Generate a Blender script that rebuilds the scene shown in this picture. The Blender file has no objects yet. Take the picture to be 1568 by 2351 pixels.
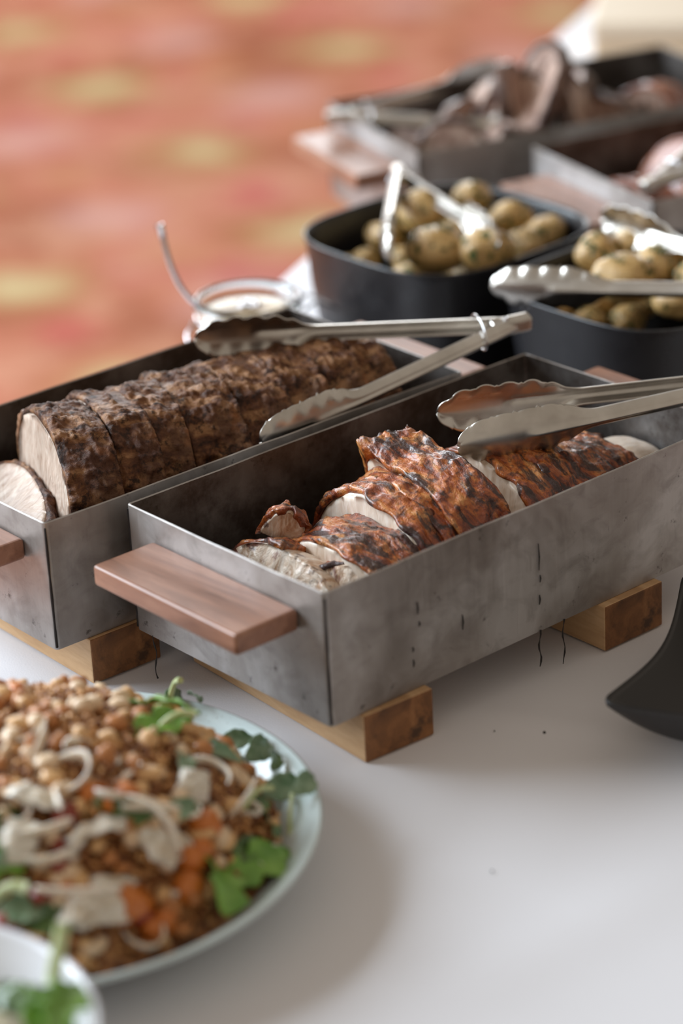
import bpy, bmesh, math, random
import numpy as np
from mathutils import Vector, Matrix
S = bpy.context.scene
COL = S.collection
rad = math.radians
# ------------------------------------------------------------------ camera
FPX, CX, CY = 6400.0, 784.0, 1175.5
CAM = np.array([0.01503, -1.72053, 0.97969])
PITCH, ROLL = rad(24.2834), rad(-3.0569)
_r = np.array([1., 0, 0]); _f = np.array([0, math.cos(PITCH), -math.sin(PITCH)]); _u = np.array([0, math.sin(PITCH), math.cos(PITCH)])
RIGHT = math.cos(ROLL)*_r + math.sin(ROLL)*_u
UP = -math.sin(ROLL)*_r + math.cos(ROLL)*_u
FWD = _f
cd = bpy.data.cameras.new('camera'); cam = bpy.data.objects.new('camera', cd); COL.objects.link(cam)
cd.sensor_fit = 'VERTICAL'; cd.sensor_height = 36.0; cd.lens = FPX/2351*36
cam.matrix_world = Matrix(((RIGHT[0], UP[0], -FWD[0], CAM[0]), (RIGHT[1], UP[1], -FWD[1], CAM[1]), (RIGHT[2], UP[2], -FWD[2], CAM[2]), (0, 0, 0, 1)))
cd.clip_start = .05
cd.dof.use_dof = True; cd.dof.focus_distance = 2.11; cd.dof.aperture_fstop = 2.5
S.camera = cam
# ------------------------------------------------------------------ light
wd = bpy.data.worlds.new('room_light'); S.world = wd; wd.use_nodes = True
wd.node_tree.nodes['Background'].inputs[0].default_value = (1.0, .87, .73, 1)
wd.node_tree.nodes['Background'].inputs[1].default_value = .42
def area(name, loc, target, sx, sy, power, col):
    l = bpy.data.lights.new(name, 'AREA'); l.shape = 'RECTANGLE'; l.size = sx; l.size_y = sy; l.energy = power; l.color = col
    o = bpy.data.objects.new(name, l); COL.objects.link(o); o.location = loc
    o.rotation_euler = (Vector(target)-Vector(loc)).to_track_quat('-Z', 'Y').to_euler()
    return o
area('window_daylight', (-3.1, 1.5, 1.75), (0, .3, 0), 3.2, 2.0, 320, (.79, .90, 1.0))
area('window_daylight_far', (-.9, 6.4, 1.55), (0, 1.0, .1), 3.2, 1.8, 130, (.92, .96, 1.0))
S.view_settings.view_transform = 'Standard'; S.view_settings.look = 'None'
S.view_settings.exposure = 0.0; S.view_settings.gamma = 1.0; S.view_settings.use_curve_mapping = False

# ------------------------------------------------------------------ helpers
YAW = rad(39.9139); U = np.array([math.cos(YAW), math.sin(YAW), 0]); W_ = np.array([-math.sin(YAW), math.cos(YAW), 0]); K = np.array([0, 0, 1.])
TL, TW, TH, HB = .4155, .225, .1041, .038
ZR = HB+TH
def uvz(a, b, z): return U*a + W_*b + K*z
def px(x, y, z):
    v = RIGHT*(x-CX)/FPX - UP*(y-CY)/FPX + FWD
    return CAM + v*(z-CAM[2])/v[2]
def depth(P): return float((np.asarray(P)-CAM) @ FWD)
rng = random.Random(7)
def lin(c):
    return tuple((x/255/12.92 if x/255 <= .04045 else ((x/255+.055)/1.055)**2.4) for x in c) + (1,)

def _hash(ix, iy, iz, seed):
    with np.errstate(over='ignore'):
        h = (ix.astype(np.int64)*374761393 + iy.astype(np.int64)*668265263 + iz.astype(np.int64)*2147483647 + seed*1274126177) & 0xFFFFFFFF
        h = ((h ^ (h >> 13))*1274126177) & 0xFFFFFFFF
        h = ((h ^ (h >> 16))*2246822519) & 0xFFFFFFFF
        h = h ^ (h >> 15)
    return h.astype(np.float64)/4294967295.0
def vnoise(p, seed=0):
    p = np.asarray(p, float); i = np.floor(p).astype(np.int64); f = p-i; f = f*f*f*(f*(f*6-15)+10)
    r = 0
    for a in (0, 1):
        for b in (0, 1):
            for c in (0, 1):
                w = (f[:, 0] if a else 1-f[:, 0])*(f[:, 1] if b else 1-f[:, 1])*(f[:, 2] if c else 1-f[:, 2])
                r = r + w*_hash(i[:, 0]+a, i[:, 1]+b, i[:, 2]+c, seed)
    return r*2-1
def fbm(p, octv=4, seed=0, gain=.5, ridged=False):
    p = np.asarray(p, float); a, s, t = 1., 0., 0.
    for k in range(octv):
        n = vnoise(p*(2.03**k)+17.3*k, seed+k*13)
        if ridged: n = 1-2*np.abs(n)
        s = s+a*n; t += a; a *= gain
    return s/t

def link(o, parent=None):
    COL.objects.link(o)
    if parent is not None: o.parent = parent
    return o
def mesh(name, verts, faces, mat, smooth=True):
    me = bpy.data.meshes.new(name)
    verts = np.asarray(verts, np.float32)
    if isinstance(faces, np.ndarray) and faces.ndim == 2:
        n = faces.shape[1]; me.vertices.add(len(verts)); me.vertices.foreach_set('co', verts.ravel())
        me.loops.add(faces.size); me.loops.foreach_set('vertex_index', faces.astype(np.int32).ravel())
        me.polygons.add(len(faces)); me.polygons.foreach_set('loop_start', np.arange(0, faces.size, n, dtype=np.int32))
        try: me.polygons.foreach_set('loop_total', np.full(len(faces), n, dtype=np.int32))
        except Exception: pass
        me.update(calc_edges=True)
    else:
        me.from_pydata(verts.tolist(), [], [list(f) for f in faces])
    me.validate()
    if mat: me.materials.append(mat)
    if smooth: me.polygons.foreach_set('use_smooth', [True]*len(me.polygons))
    return me
def obj(name, me, parent=None, mw=None):
    o = link(bpy.data.objects.new(name, me), parent)
    if mw is not None: o.matrix_world = mw if parent is None else o.matrix_world
    if mw is not None and parent is not None: o.matrix_local = mw
    return o
def tag(o, label, cat, group=None, kind=None):
    o['label'] = label; o['category'] = cat
    if group: o['group'] = group
    if kind: o['kind'] = kind
    return o
def empty(name, mw):
    o = link(bpy.data.objects.new(name, None)); o.empty_display_size = .02; o.matrix_world = mw; return o
def frame(o, x, y, z):
    return Matrix(((x[0], y[0], z[0], o[0]), (x[1], y[1], z[1], o[1]), (x[2], y[2], z[2], o[2]), (0, 0, 0, 1)))
def yawframe(o, yaw): return Matrix.Translation(Vector(o)) @ Matrix.Rotation(yaw, 4, 'Z')
def grid_faces(nu, nv, wrap_u=False, wrap_v=False):
    iu = np.arange(nu if wrap_u else nu-1); iv = np.arange(nv if wrap_v else nv-1)
    a, b = np.meshgrid(iu, iv, indexing='ij'); a = a.ravel(); b = b.ravel(); a2 = (a+1) % nu; b2 = (b+1) % nv
    return np.stack([a*nv+b, a2*nv+b, a2*nv+b2, a*nv+b2], 1)
def bm_mesh(name, bm, mat, smooth=False):
    bmesh.ops.recalc_face_normals(bm, faces=bm.faces[:])
    me = bpy.data.meshes.new(name); bm.to_mesh(me); bm.free()
    if mat: me.materials.append(mat)
    if smooth: me.polygons.foreach_set('use_smooth', [True]*len(me.polygons))
    return me
def box_mesh(name, lo, hi, mat, bev=.0, seg=2, rough=0, seed=0):
    bm = bmesh.new(); bmesh.ops.create_cube(bm, size=1)
    for v in bm.verts:
        for k in range(3): v.co[k] = lo[k] if v.co[k] < 0 else hi[k]
        if rough: v.co += Vector([rng.uniform(-rough, rough) for _ in range(3)])
    if bev: bmesh.ops.bevel(bm, geom=bm.edges[:], offset=bev, segments=seg, profile=.5, affect='EDGES')
    return bm_mesh(name, bm, mat)
def lathe(name, prof, mat, n=96):
    prof = np.array(prof); th = np.linspace(0, 2*np.pi, n, endpoint=False)
    v = np.stack([np.outer(np.cos(th), prof[:, 0]), np.outer(np.sin(th), prof[:, 0]), np.tile(prof[:, 1], (n, 1))], 2).reshape(-1, 3)
    return mesh(name, v, grid_faces(n, len(prof), True), mat)
def tube(name, pts, r, mat, n=10, closed=False):
    pts = np.array(pts, float); m = len(pts); r = np.broadcast_to(np.asarray(r, float), (m,))
    V = []
    for i in range(m):
        t = pts[(i+1) % m]-pts[i-1] if closed else pts[min(i+1, m-1)]-pts[max(i-1, 0)]
        t = t/np.linalg.norm(t); a = np.array([0, 0, 1.]) if abs(t[2]) < .9 else np.array([1., 0, 0])
        b = np.cross(t, a); b /= np.linalg.norm(b); c = np.cross(b, t)
        for k in range(n):
            q = 2*math.pi*k/n; V.append(pts[i]+r[i]*(b*math.cos(q)+c*math.sin(q)))
    F = [list(f) for f in grid_faces(m, n, closed, True)]
    if not closed: F += [list(range(n))[::-1], list(range((m-1)*n, m*n))]
    return mesh(name, V, F, mat)

# ------------------------------------------------------------------ materials
class MB:
    def __init__(s, name, rough=.5, metal=0., base=None, coat=0., sss=0., spec=None):
        s.m = bpy.data.materials.new(name); s.m.use_nodes = True; s.t = s.m.node_tree; s.n = s.t.nodes; s.l = s.t.links
        s.b = s.n['Principled BSDF']; s.b.inputs['Roughness'].default_value = rough; s.b.inputs['Metallic'].default_value = metal
        if base: s.b.inputs['Base Color'].default_value = lin(base)
        if coat: s.b.inputs['Coat Weight'].default_value = coat; s.b.inputs['Coat Roughness'].default_value = .15
        if sss: s.b.inputs['Subsurface Weight'].default_value = sss; s.b.inputs['Subsurface Radius'].default_value = (.006, .004, .003); s.b.inputs['Subsurface Scale'].default_value = 1.0
        if spec is not None: s.b.inputs['Specular IOR Level'].default_value = spec
        s.tc = s.n.new('ShaderNodeTexCoord')
    def co(s, scale=(1, 1, 1), rot=(0, 0, 0), which='Object'):
        mp = s.n.new('ShaderNodeMapping'); mp.inputs['Scale'].default_value = scale; mp.inputs['Rotation'].default_value = rot
        s.l.new(s.tc.outputs[which], mp.inputs['Vector']); return mp.outputs[0]
    def noise(s, scale, detail=4, rough=.55, vec=None, dist=0.):
        n = s.n.new('ShaderNodeTexNoise'); n.inputs['Scale'].default_value = scale; n.inputs['Detail'].default_value = detail
        n.inputs['Roughness'].default_value = rough; n.inputs['Distortion'].default_value = dist
        s.l.new(vec if vec is not None else s.tc.outputs['Object'], n.inputs['Vector']); return n.outputs['Fac']
    def vor(s, scale, vec=None, feat='F1', rnd=1.):
        n = s.n.new('ShaderNodeTexVoronoi'); n.inputs['Scale'].default_value = scale; n.feature = feat; n.inputs['Randomness'].default_value = rnd
        s.l.new(vec if vec is not None else s.tc.outputs['Object'], n.inputs['Vector']); return n.outputs['Distance']
    def ramp(s, fac, stops, raw=False):
        r = s.n.new('ShaderNodeValToRGB'); e = r.color_ramp.elements
        while len(e) < len(stops): e.new(.5)
        for k, (p, c) in enumerate(stops):
            e[k].position = p; e[k].color = (c, c, c, 1) if not isinstance(c, tuple) else lin(c)
        s.l.new(fac, r.inputs[0]); return r.outputs[0]
    def mix(s, fac, a, b, mode='MIX'):
        m = s.n.new('ShaderNodeMix'); m.data_type = 'RGBA'; m.blend_type = mode
        for sock, val in ((m.inputs[0], fac), (m.inputs[6], a), (m.inputs[7], b)):
            if isinstance(val, (int, float)): sock.default_value = val
            elif isinstance(val, tuple): sock.default_value = lin(val)
            else: s.l.new(val, sock)
        return m.outputs[2]
    def math(s, op, a, b=0.):
        m = s.n.new('ShaderNodeMath'); m.operation = op
        for sock, val in ((m.inputs[0], a), (m.inputs[1], b)):
            if isinstance(val, (int, float)): sock.default_value = val
            else: s.l.new(val, sock)
        return m.outputs[0]
    def col(s, c): s.l.new(c, s.b.inputs['Base Color']); return s
    def rgh(s, c): s.l.new(c, s.b.inputs['Roughness']); return s
    def bump(s, h, dist=.001, strength=1.):
        b = s.n.new('ShaderNodeBump'); b.inputs['Distance'].default_value = dist; b.inputs['Strength'].default_value = strength
        s.l.new(h, b.inputs['Height']); s.l.new(b.outputs[0], s.b.inputs['Normal']); return s

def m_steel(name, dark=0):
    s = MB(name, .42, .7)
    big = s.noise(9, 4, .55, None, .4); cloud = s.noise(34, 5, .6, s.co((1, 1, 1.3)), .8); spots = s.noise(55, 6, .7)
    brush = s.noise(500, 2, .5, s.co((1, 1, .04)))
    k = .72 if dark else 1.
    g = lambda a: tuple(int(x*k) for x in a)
    c = s.ramp(big, [(.36, g((140, 132, 126))), (.5, g((168, 161, 156))), (.64, g((196, 192, 190)))])
    c = s.mix(s.ramp(cloud, [(.46, 0.), (.68, .38)]), c, g((112, 102, 96)))
    c = s.mix(s.ramp(spots, [(.62, 0.), (.70, .7)]), c, (60, 50, 46))
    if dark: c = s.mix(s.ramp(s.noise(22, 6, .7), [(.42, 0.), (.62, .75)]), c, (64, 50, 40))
    s.col(c).rgh(s.ramp(s.math('ADD', s.math('MULTIPLY', big, .6), s.math('MULTIPLY', brush, .4)), [(.3, .34), (.7, .58)]))
    s.bump(s.math('ADD', s.math('MULTIPLY', brush, .25), spots), .0003, .35)
    return s.m
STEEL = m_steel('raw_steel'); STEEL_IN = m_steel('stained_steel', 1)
def m_wood(name, a, b, c, scale=1., rough=.5, axis=0, char=False):
    s = MB(name, rough)
    sc = [22*scale]*3; sc[axis] = 3.0*scale
    v = s.co(tuple(sc))
    g = s.noise(1.6, 6, .6, v, 1.2); fine = s.noise(14, 3, .6, v)
    col = s.ramp(g, [(.28, a), (.5, b), (.74, c)])
    col = s.mix(s.ramp(fine, [(.45, 0.), (.8, .4)]), col, a)
    if char: col = s.mix(s.ramp(s.noise(35, 6, .65), [(.55, 0.), (.66, .8)]), col, (50, 34, 24))
    s.col(col).bump(fine, .0003, .4)
    return s.m
WALNUT = m_wood('walnut_handle', (108, 72, 56), (150, 106, 85), (176, 132, 108), rough=.38, axis=1)
BLOCKW = m_wood('block_side', (172, 132, 92), (200, 162, 120), (220, 186, 146), rough=.6, axis=1)
BLOCKE = m_wood('block_end', (92, 58, 32), (132, 86, 48), (156, 106, 64), rough=.65, axis=1, char=True)
def m_tong(name):
    s = MB(name, .3, 1.)
    s.col(s.ramp(s.noise(30, 3), [(.3, (186, 180, 172)), (.7, (214, 209, 202))]))
    s.rgh(s.ramp(s.noise(90, 4, .6, s.co((.15, 1, 1))), [(.3, .24), (.7, .40)]))
    return s.m
TONG = m_tong('brushed_stainless')
CHROME = MB('chrome_wire', .14, 1., (225, 225, 228)).m
SEAM = MB('weld_seam', .6, .6, (52, 46, 44)).m
DRIP = MB('dried_drip', .6, 0, (36, 30, 28)).m

def m_porkcrust():
    s = MB('roast_crust', .5, coat=.06, spec=.3)
    n = s.noise(34, 8, .66, None, .9); n2 = s.noise(130, 6, .7); pat = s.noise(15, 4, .6, None, .6)
    c = s.ramp(n, [(.34, (40, 22, 12)), (.44, (88, 50, 28)), (.52, (124, 80, 48)), (.60, (164, 120, 82)), (.70, (124, 72, 38))])
    c = s.mix(s.ramp(pat, [(.46, 0.), (.58, .75)]), c, (70, 38, 24))
    c = s.mix(s.ramp(n2, [(.52, 0.), (.62, .85)]), c, (34, 18, 12))
    c = s.mix(s.ramp(s.noise(24, 3, .5), [(.60, 0.), (.68, .6)]), c, (168, 104, 58))
    c = s.mix(s.ramp(s.noise(12, 3, .5), [(.60, 0.), (.70, .5)]), c, (150, 122, 96))
    s.col(c).rgh(s.ramp(n2, [(.38, .34), (.58, .75)])).bump(s.math('ADD', n, s.math('MULTIPLY', n2, .8)), .003, 1.)
    return s.m
def m_porkmeat():
    s = MB('roast_pork_meat', .5, sss=.15)
    f = s.noise(60, 6, .6, s.co((1, 2.2, .7)), 1.5); g = s.noise(14, 3)
    c = s.ramp(f, [(.3, (166, 136, 116)), (.5, (196, 172, 154)), (.7, (216, 198, 182))])
    c = s.mix(s.ramp(g, [(.5, 0.), (.75, .5)]), c, (188, 152, 132))
    s.col(c).bump(f, .0012, .7); return s.m
def m_skin():
    s = MB('roast_chicken_skin', .3, coat=.45)
    v = s.co((1.7, .75, 1.0), (0, 0, .35))
    n = s.noise(42, 7, .62, v, 1.0); ch = s.noise(30, 6, .66, v, .9); f = s.noise(170, 5, .65); bg = s.noise(17, 3, .5)
    c = s.ramp(n, [(.34, (96, 38, 16)), (.44, (152, 70, 26)), (.53, (192, 106, 42)), (.63, (216, 150, 86)), (.72, (160, 78, 40))])
    c = s.mix(s.ramp(bg, [(.52, 0.), (.62, .55)]), c, (118, 50, 40))
    c = s.mix(s.ramp(ch, [(.475, 0.), (.56, .93)]), c, (40, 22, 24))
    c = s.mix(s.ramp(f, [(.55, 0.), (.64, .7)]), c, (72, 34, 22))
    s.col(c).rgh(s.ramp(f, [(.38, .18), (.6, .5)])).bump(s.math('ADD', n, s.math('MULTIPLY', f, .6)), .0032, 1.)
    return s.m
def m_chick():
    s = MB('chicken_breast_meat', .38, sss=.25)
    f = s.noise(46, 5, .55, s.co((1, 2.4, .8)), 1.0); g = s.noise(22, 3)
    c = s.ramp(f, [(.3, (208, 186, 164)), (.55, (232, 216, 200)), (.75, (242, 231, 219))])
    c = s.mix(s.ramp(g, [(.52, 0.), (.74, .45)]), c, (212, 176, 140))
    s.col(c).bump(f, .0009, .6); return s.m
def m_torn():
    s = MB('torn_chicken_meat', .36, sss=.1, coat=.2)
    f = s.noise(40, 6, .6, s.co((1, 2., 1)), 1.0); g = s.noise(26, 5, .62, None, 1.2)
    c = s.ramp(f, [(.36, (190, 150, 116)), (.5, (226, 204, 182)), (.66, (240, 228, 214))])
    c = s.mix(s.ramp(g, [(.50, 0.), (.58, .85)]), c, (120, 58, 40))
    c = s.mix(s.ramp(s.noise(60, 4, .6), [(.58, 0.), (.65, .8)]), c, (70, 34, 30))
    s.col(c).bump(s.math('ADD', f, g), .002, .8); return s.m
TORN = m_torn()
PCRUST, PMEAT, CSKIN, CMEAT = m_porkcrust(), m_porkmeat(), m_skin(), m_chick()
def m_darkmeat(name, a, b, c, rough=.4):
    s = MB(name, rough, coat=.3); n = s.noise(45, 6, .6, None, .8)
    s.col(s.ramp(n, [(.3, a), (.5, b), (.7, c)])).bump(n, .002, .8); return s.m
LAMBC = m_darkmeat('lamb_crust', (44, 26, 20), (84, 56, 44), (120, 90, 74))
LAMBM = m_darkmeat('lamb_meat', (132, 98, 84), (176, 144, 128), (216, 192, 174), .5)
GLAZE = m_darkmeat('glazed_skin', (78, 34, 22), (142, 74, 44), (200, 140, 110), .25)
GLAZE2 = m_darkmeat('glazed_meat_inside', (110, 58, 44), (156, 96, 74), (190, 136, 112), .4)
def m_potato():
    s = MB('herbed_potato_skin', .3, coat=.4)
    n = s.noise(30, 4, .55); h = s.noise(70, 5, .65); big = s.noise(22, 4, .6, None, .8)
    c = s.ramp(n, [(.36, (176, 122, 56)), (.5, (212, 170, 100)), (.64, (232, 206, 150))])
    c = s.mix(s.ramp(big, [(.53, 0.), (.62, .7)]), c, (136, 88, 40))
    c = s.mix(s.ramp(h, [(.58, 0.), (.64, .85)]), c, (58, 66, 32))
    s.col(c).bump(s.math('ADD', n, h), .001, .4); return s.m
POT = m_potato()
HERB = MB('chopped_herb', .5, base=(62, 84, 34)).m
ENAMEL = MB('dark_enamel', .3, base=(30, 29, 32)); ENAMEL.rgh(ENAMEL.ramp(ENAMEL.noise(40, 4), [(.3, .25), (.7, .42)])); ENAMEL = ENAMEL.m
SLATE = MB('dark_slate', .5, base=(62, 62, 66)); SLATE.bump(SLATE.noise(60, 5), .0005, .5); SLATE = SLATE.m
BLACKD = MB('black_stoneware', .5, base=(38, 35, 34)); BLACKD.bump(BLACKD.noise(500, 3), .0002, .3); BLACKD = BLACKD.m
def m_plate():
    s = MB('speckled_celadon', .16, base=(206, 220, 220)); sp = s.vor(420)
    msk = s.math('MULTIPLY', s.ramp(sp, [(.12, 1.), (.2, 0.)]), s.ramp(s.noise(160, 2), [(.5, 0.), (.62, 1.)]))
    s.col(s.mix(msk, (206, 220, 220), (120, 118, 112))); return s.m
PLATE = m_plate()
WHITEP = MB('white_porcelain', .15, base=(226, 226, 232)).m
def m_cloth():
    s = MB('white_tablecloth', .8, base=(226, 224, 227), spec=.2)
    w = s.noise(900, 2, .5); big = s.noise(3.5, 3, .5)
    s.bump(s.math('ADD', s.math('MULTIPLY', w, .15), big), .003, .3)
    s.b.inputs['Sheen Weight'].default_value = .15
    return s.m
CLOTH = m_cloth()
def m_carpet():
    s = MB('patterned_carpet', .95, spec=.1)
    wv = s.n.new('ShaderNodeTexNoise'); wv.inputs['Scale'].default_value = 5.; wv.inputs['Detail'].default_value = 3
    s.l.new(s.tc.outputs['Object'], wv.inputs['Vector'])
    mx = s.n.new('ShaderNodeVectorMath'); mx.operation = 'MULTIPLY_ADD'; mx.inputs[1].default_value = (.16, .16, 0)
    s.l.new(wv.outputs['Color'], mx.inputs[0]); s.l.new(s.tc.outputs['Object'], mx.inputs[2])
    mp = s.n.new('ShaderNodeMapping'); mp.vector_type = 'POINT'; mp.inputs['Rotation'].default_value = (0, 0, -rad(23)); mp.inputs['Scale'].default_value = (1/.6, 1/.6, 1)
    s.l.new(mx.outputs[0], mp.inputs['Vector'])
    p0 = Vector((-.25+.08, 4.01+.08, 0)); p0.rotate(Matrix.Rotation(-rad(23), 3, 'Z')); p0 /= .6
    mp.inputs['Location'].default_value = (-p0.x, -p0.y, 0)
    def lattice(off, r0, r1):
        a = s.n.new('ShaderNodeVectorMath'); a.operation = 'ADD'; a.inputs[1].default_value = (off[0]+.5, off[1]+.5, 0); s.l.new(mp.outputs[0], a.inputs[0])
        f = s.n.new('ShaderNodeVectorMath'); f.operation = 'FRACTION'; s.l.new(a.outputs[0], f.inputs[0])
        g = s.n.new('ShaderNodeVectorMath'); g.operation = 'SUBTRACT'; g.inputs[1].default_value = (.5, .5, 0); s.l.new(f.outputs[0], g.inputs[0])
        fl = s.n.new('ShaderNodeVectorMath'); fl.operation = 'MULTIPLY'; fl.inputs[1].default_value = (1, 1, 0); s.l.new(g.outputs[0], fl.inputs[0])
        le = s.n.new('ShaderNodeVectorMath'); le.operation = 'LENGTH'; s.l.new(fl.outputs[0], le.inputs[0])
        return s.ramp(le.outputs['Value'], [(r0, 1.), (r1, 0.)])
    base = s.ramp(s.noise(3.2, 4, .6, None, .5), [(.38, (148, 88, 64)), (.48, (168, 104, 80)), (.56, (180, 116, 94)), (.64, (170, 98, 88))])
    base = s.mix(s.ramp(s.noise(7, 3, .6), [(.48, 0.), (.62, .7)]), base, (186, 134, 108))
    base = s.mix(s.math('MULTIPLY', lattice((.5, .5), .06, .24), .8), base, (192, 146, 136))
    base = s.mix(s.math('MULTIPLY', lattice((.5, 0), .05, .18), s.ramp(s.noise(9, 2), [(.4, 0.), (.6, .7)])), base, (164, 116, 66))
    base = s.mix(s.math('MULTIPLY', lattice((0, .5), .03, .13), .6), base, (176, 78, 80))
    base = s.mix(s.math('MULTIPLY', lattice((0, 0), .10, .32), .55), base, (150, 118, 64))
    base = s.mix(lattice((0, 0), .05, .19), base, (186, 166, 124))
    s.col(base).bump(s.noise(300, 2), .004, .5)
    return s.m
CARPET = m_carpet()
def m_glass():
    s = MB('jar_glass', .03, base=(245, 248, 248)); s.b.inputs['Transmission Weight'].default_value = 1.; s.b.inputs['IOR'].default_value = 1.45; return s.m
GLASS = m_glass()
SAUCE = MB('creamy_sauce', .3, base=(214, 190, 158), sss=.1).m

# ------------------------------------------------------------------ setting
E0 = np.array([-.014, 1.1, 0]); ED = np.array([.3772, .9261, 0]); EN = np.array([.9261, -.3772, 0])
fl = obj('floor', mesh('floor', [(-9, -6, -.75), (9, -6, -.75), (9, 14, -.75), (-9, 14, -.75)], [(0, 1, 2, 3)], CARPET, False))
fl['kind'] = 'structure'
tag(fl, 'red carpet with blurred cream and pink flowers', 'carpet', kind='structure')

def build_table():
    s0, s1, wd_ = -2.0, 2.9, .98
    tm = frame(E0, ED, -EN, K)            # x along the edge, y to the left, so the table lies at negative y
    t = empty('buffet_table', tm @ Matrix.Translation((0, 0, -.75)))
    obj('table_top', box_mesh('table_top', (s0+.01, -wd_+.01, .72), (s1-.01, -.01, .746), BLOCKW, .003), t)
    lm = box_mesh('leg', (-.02, -.02, 0), (.02, .02, .72), SLATE, .002)
    for a in (s0+.15, s1-.15):
        for b in (-.1, -wd_+.1): obj('leg', lm, t, Matrix.Translation((a, b, 0)))
    tag(t, 'long buffet table hidden under the white tablecloth', 'table')
    # cloth: fine grid on top, skirts hanging all round
    d = .006
    xs = np.arange(s0, s1+1e-6, .0125); ys = np.arange(-wd_, 1e-6, .0125)
    xs[-1] = s1; ys[-1] = 0
    X, Y = np.meshgrid(xs, ys, indexing='ij'); P = np.stack([X.ravel(), Y.ravel(), np.zeros(X.size)], 1)
    Wd = E0 + np.outer(P[:, 0], ED) - np.outer(P[:, 1], EN)
    z = fbm(Wd*4, 2, 5)*.0007
    def crease(x0, y0, x1, y1, h, wdt):
        A = px(x0, y0, 0); B = px(x1, y1, 0); dd = (B-A)/np.linalg.norm(B-A); n = np.array([-dd[1], dd[0], 0])
        q = (Wd-A) @ n; l = (Wd-A) @ dd; ln = np.linalg.norm(B-A)
        return h*np.exp(-(q/wdt)**2)*(1/(1+np.exp(-(l)/.02)))*(1/(1+np.exp((l-ln)/.02)))
    z += crease(1085, 1637, 1568, 1702, .0028, .014) + crease(420, 1520, 900, 1800, .0010, .016) + crease(1050, 2280, 1568, 2010, .0016, .03)
    P[:, 2] = z - .0012
    nx, ny = len(xs), len(ys); V = [P]; F = [grid_faces(nx, ny)]
    loop = [i*ny+ny-1 for i in range(nx)] + [(nx-1)*ny+j for j in range(ny-2, -1, -1)] + [i*ny for i in range(nx-2, -1, -1)] + [j for j in range(1, ny-1)]
    ring = P[loop]; cen = np.array([(s0+s1)/2, -wd_/2, 0]); out = np.zeros_like(ring)
    out[:, 0] = np.where(np.isclose(ring[:, 0], s1), 1, np.where(np.isclose(ring[:, 0], s0), -1, 0))
    out[:, 1] = np.where(np.isclose(ring[:, 1], 0), 1, np.where(np.isclose(ring[:, 1], -wd_), -1, 0))
    prev = np.array(loop); base = len(P); arc = np.arange(len(loop))*.0125
    for k, (o_, zz) in enumerate([(.004, -.002), (.008, -.008), (.012, -.05), (.018, -.2), (.03, -.42), (.04, -.742)]):
        R = ring.copy(); fold = o_ + (.014*np.sin(arc*21+np.sin(arc*7)*1.3)*min(1, -zz*3))
        R += out*fold[:, None]; R[:, 2] = ring[:, 2]*(1 if k == 0 else 0) + zz
        V.append(R); cur = base+np.arange(len(loop)); nxt = np.roll(np.arange(len(loop)), -1)
        F.append(np.stack([prev, prev[nxt], cur[nxt], cur], 1)); prev = cur; base += len(loop)
    Vc = np.concatenate(V); Vc[:, 2] += .0
    c = obj('tablecloth', mesh('tablecloth', Vc, np.concatenate(F), CLOTH), None, tm)
    tag(c, 'white tablecloth draped over the long buffet table', 'tablecloth')
build_table()

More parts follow.
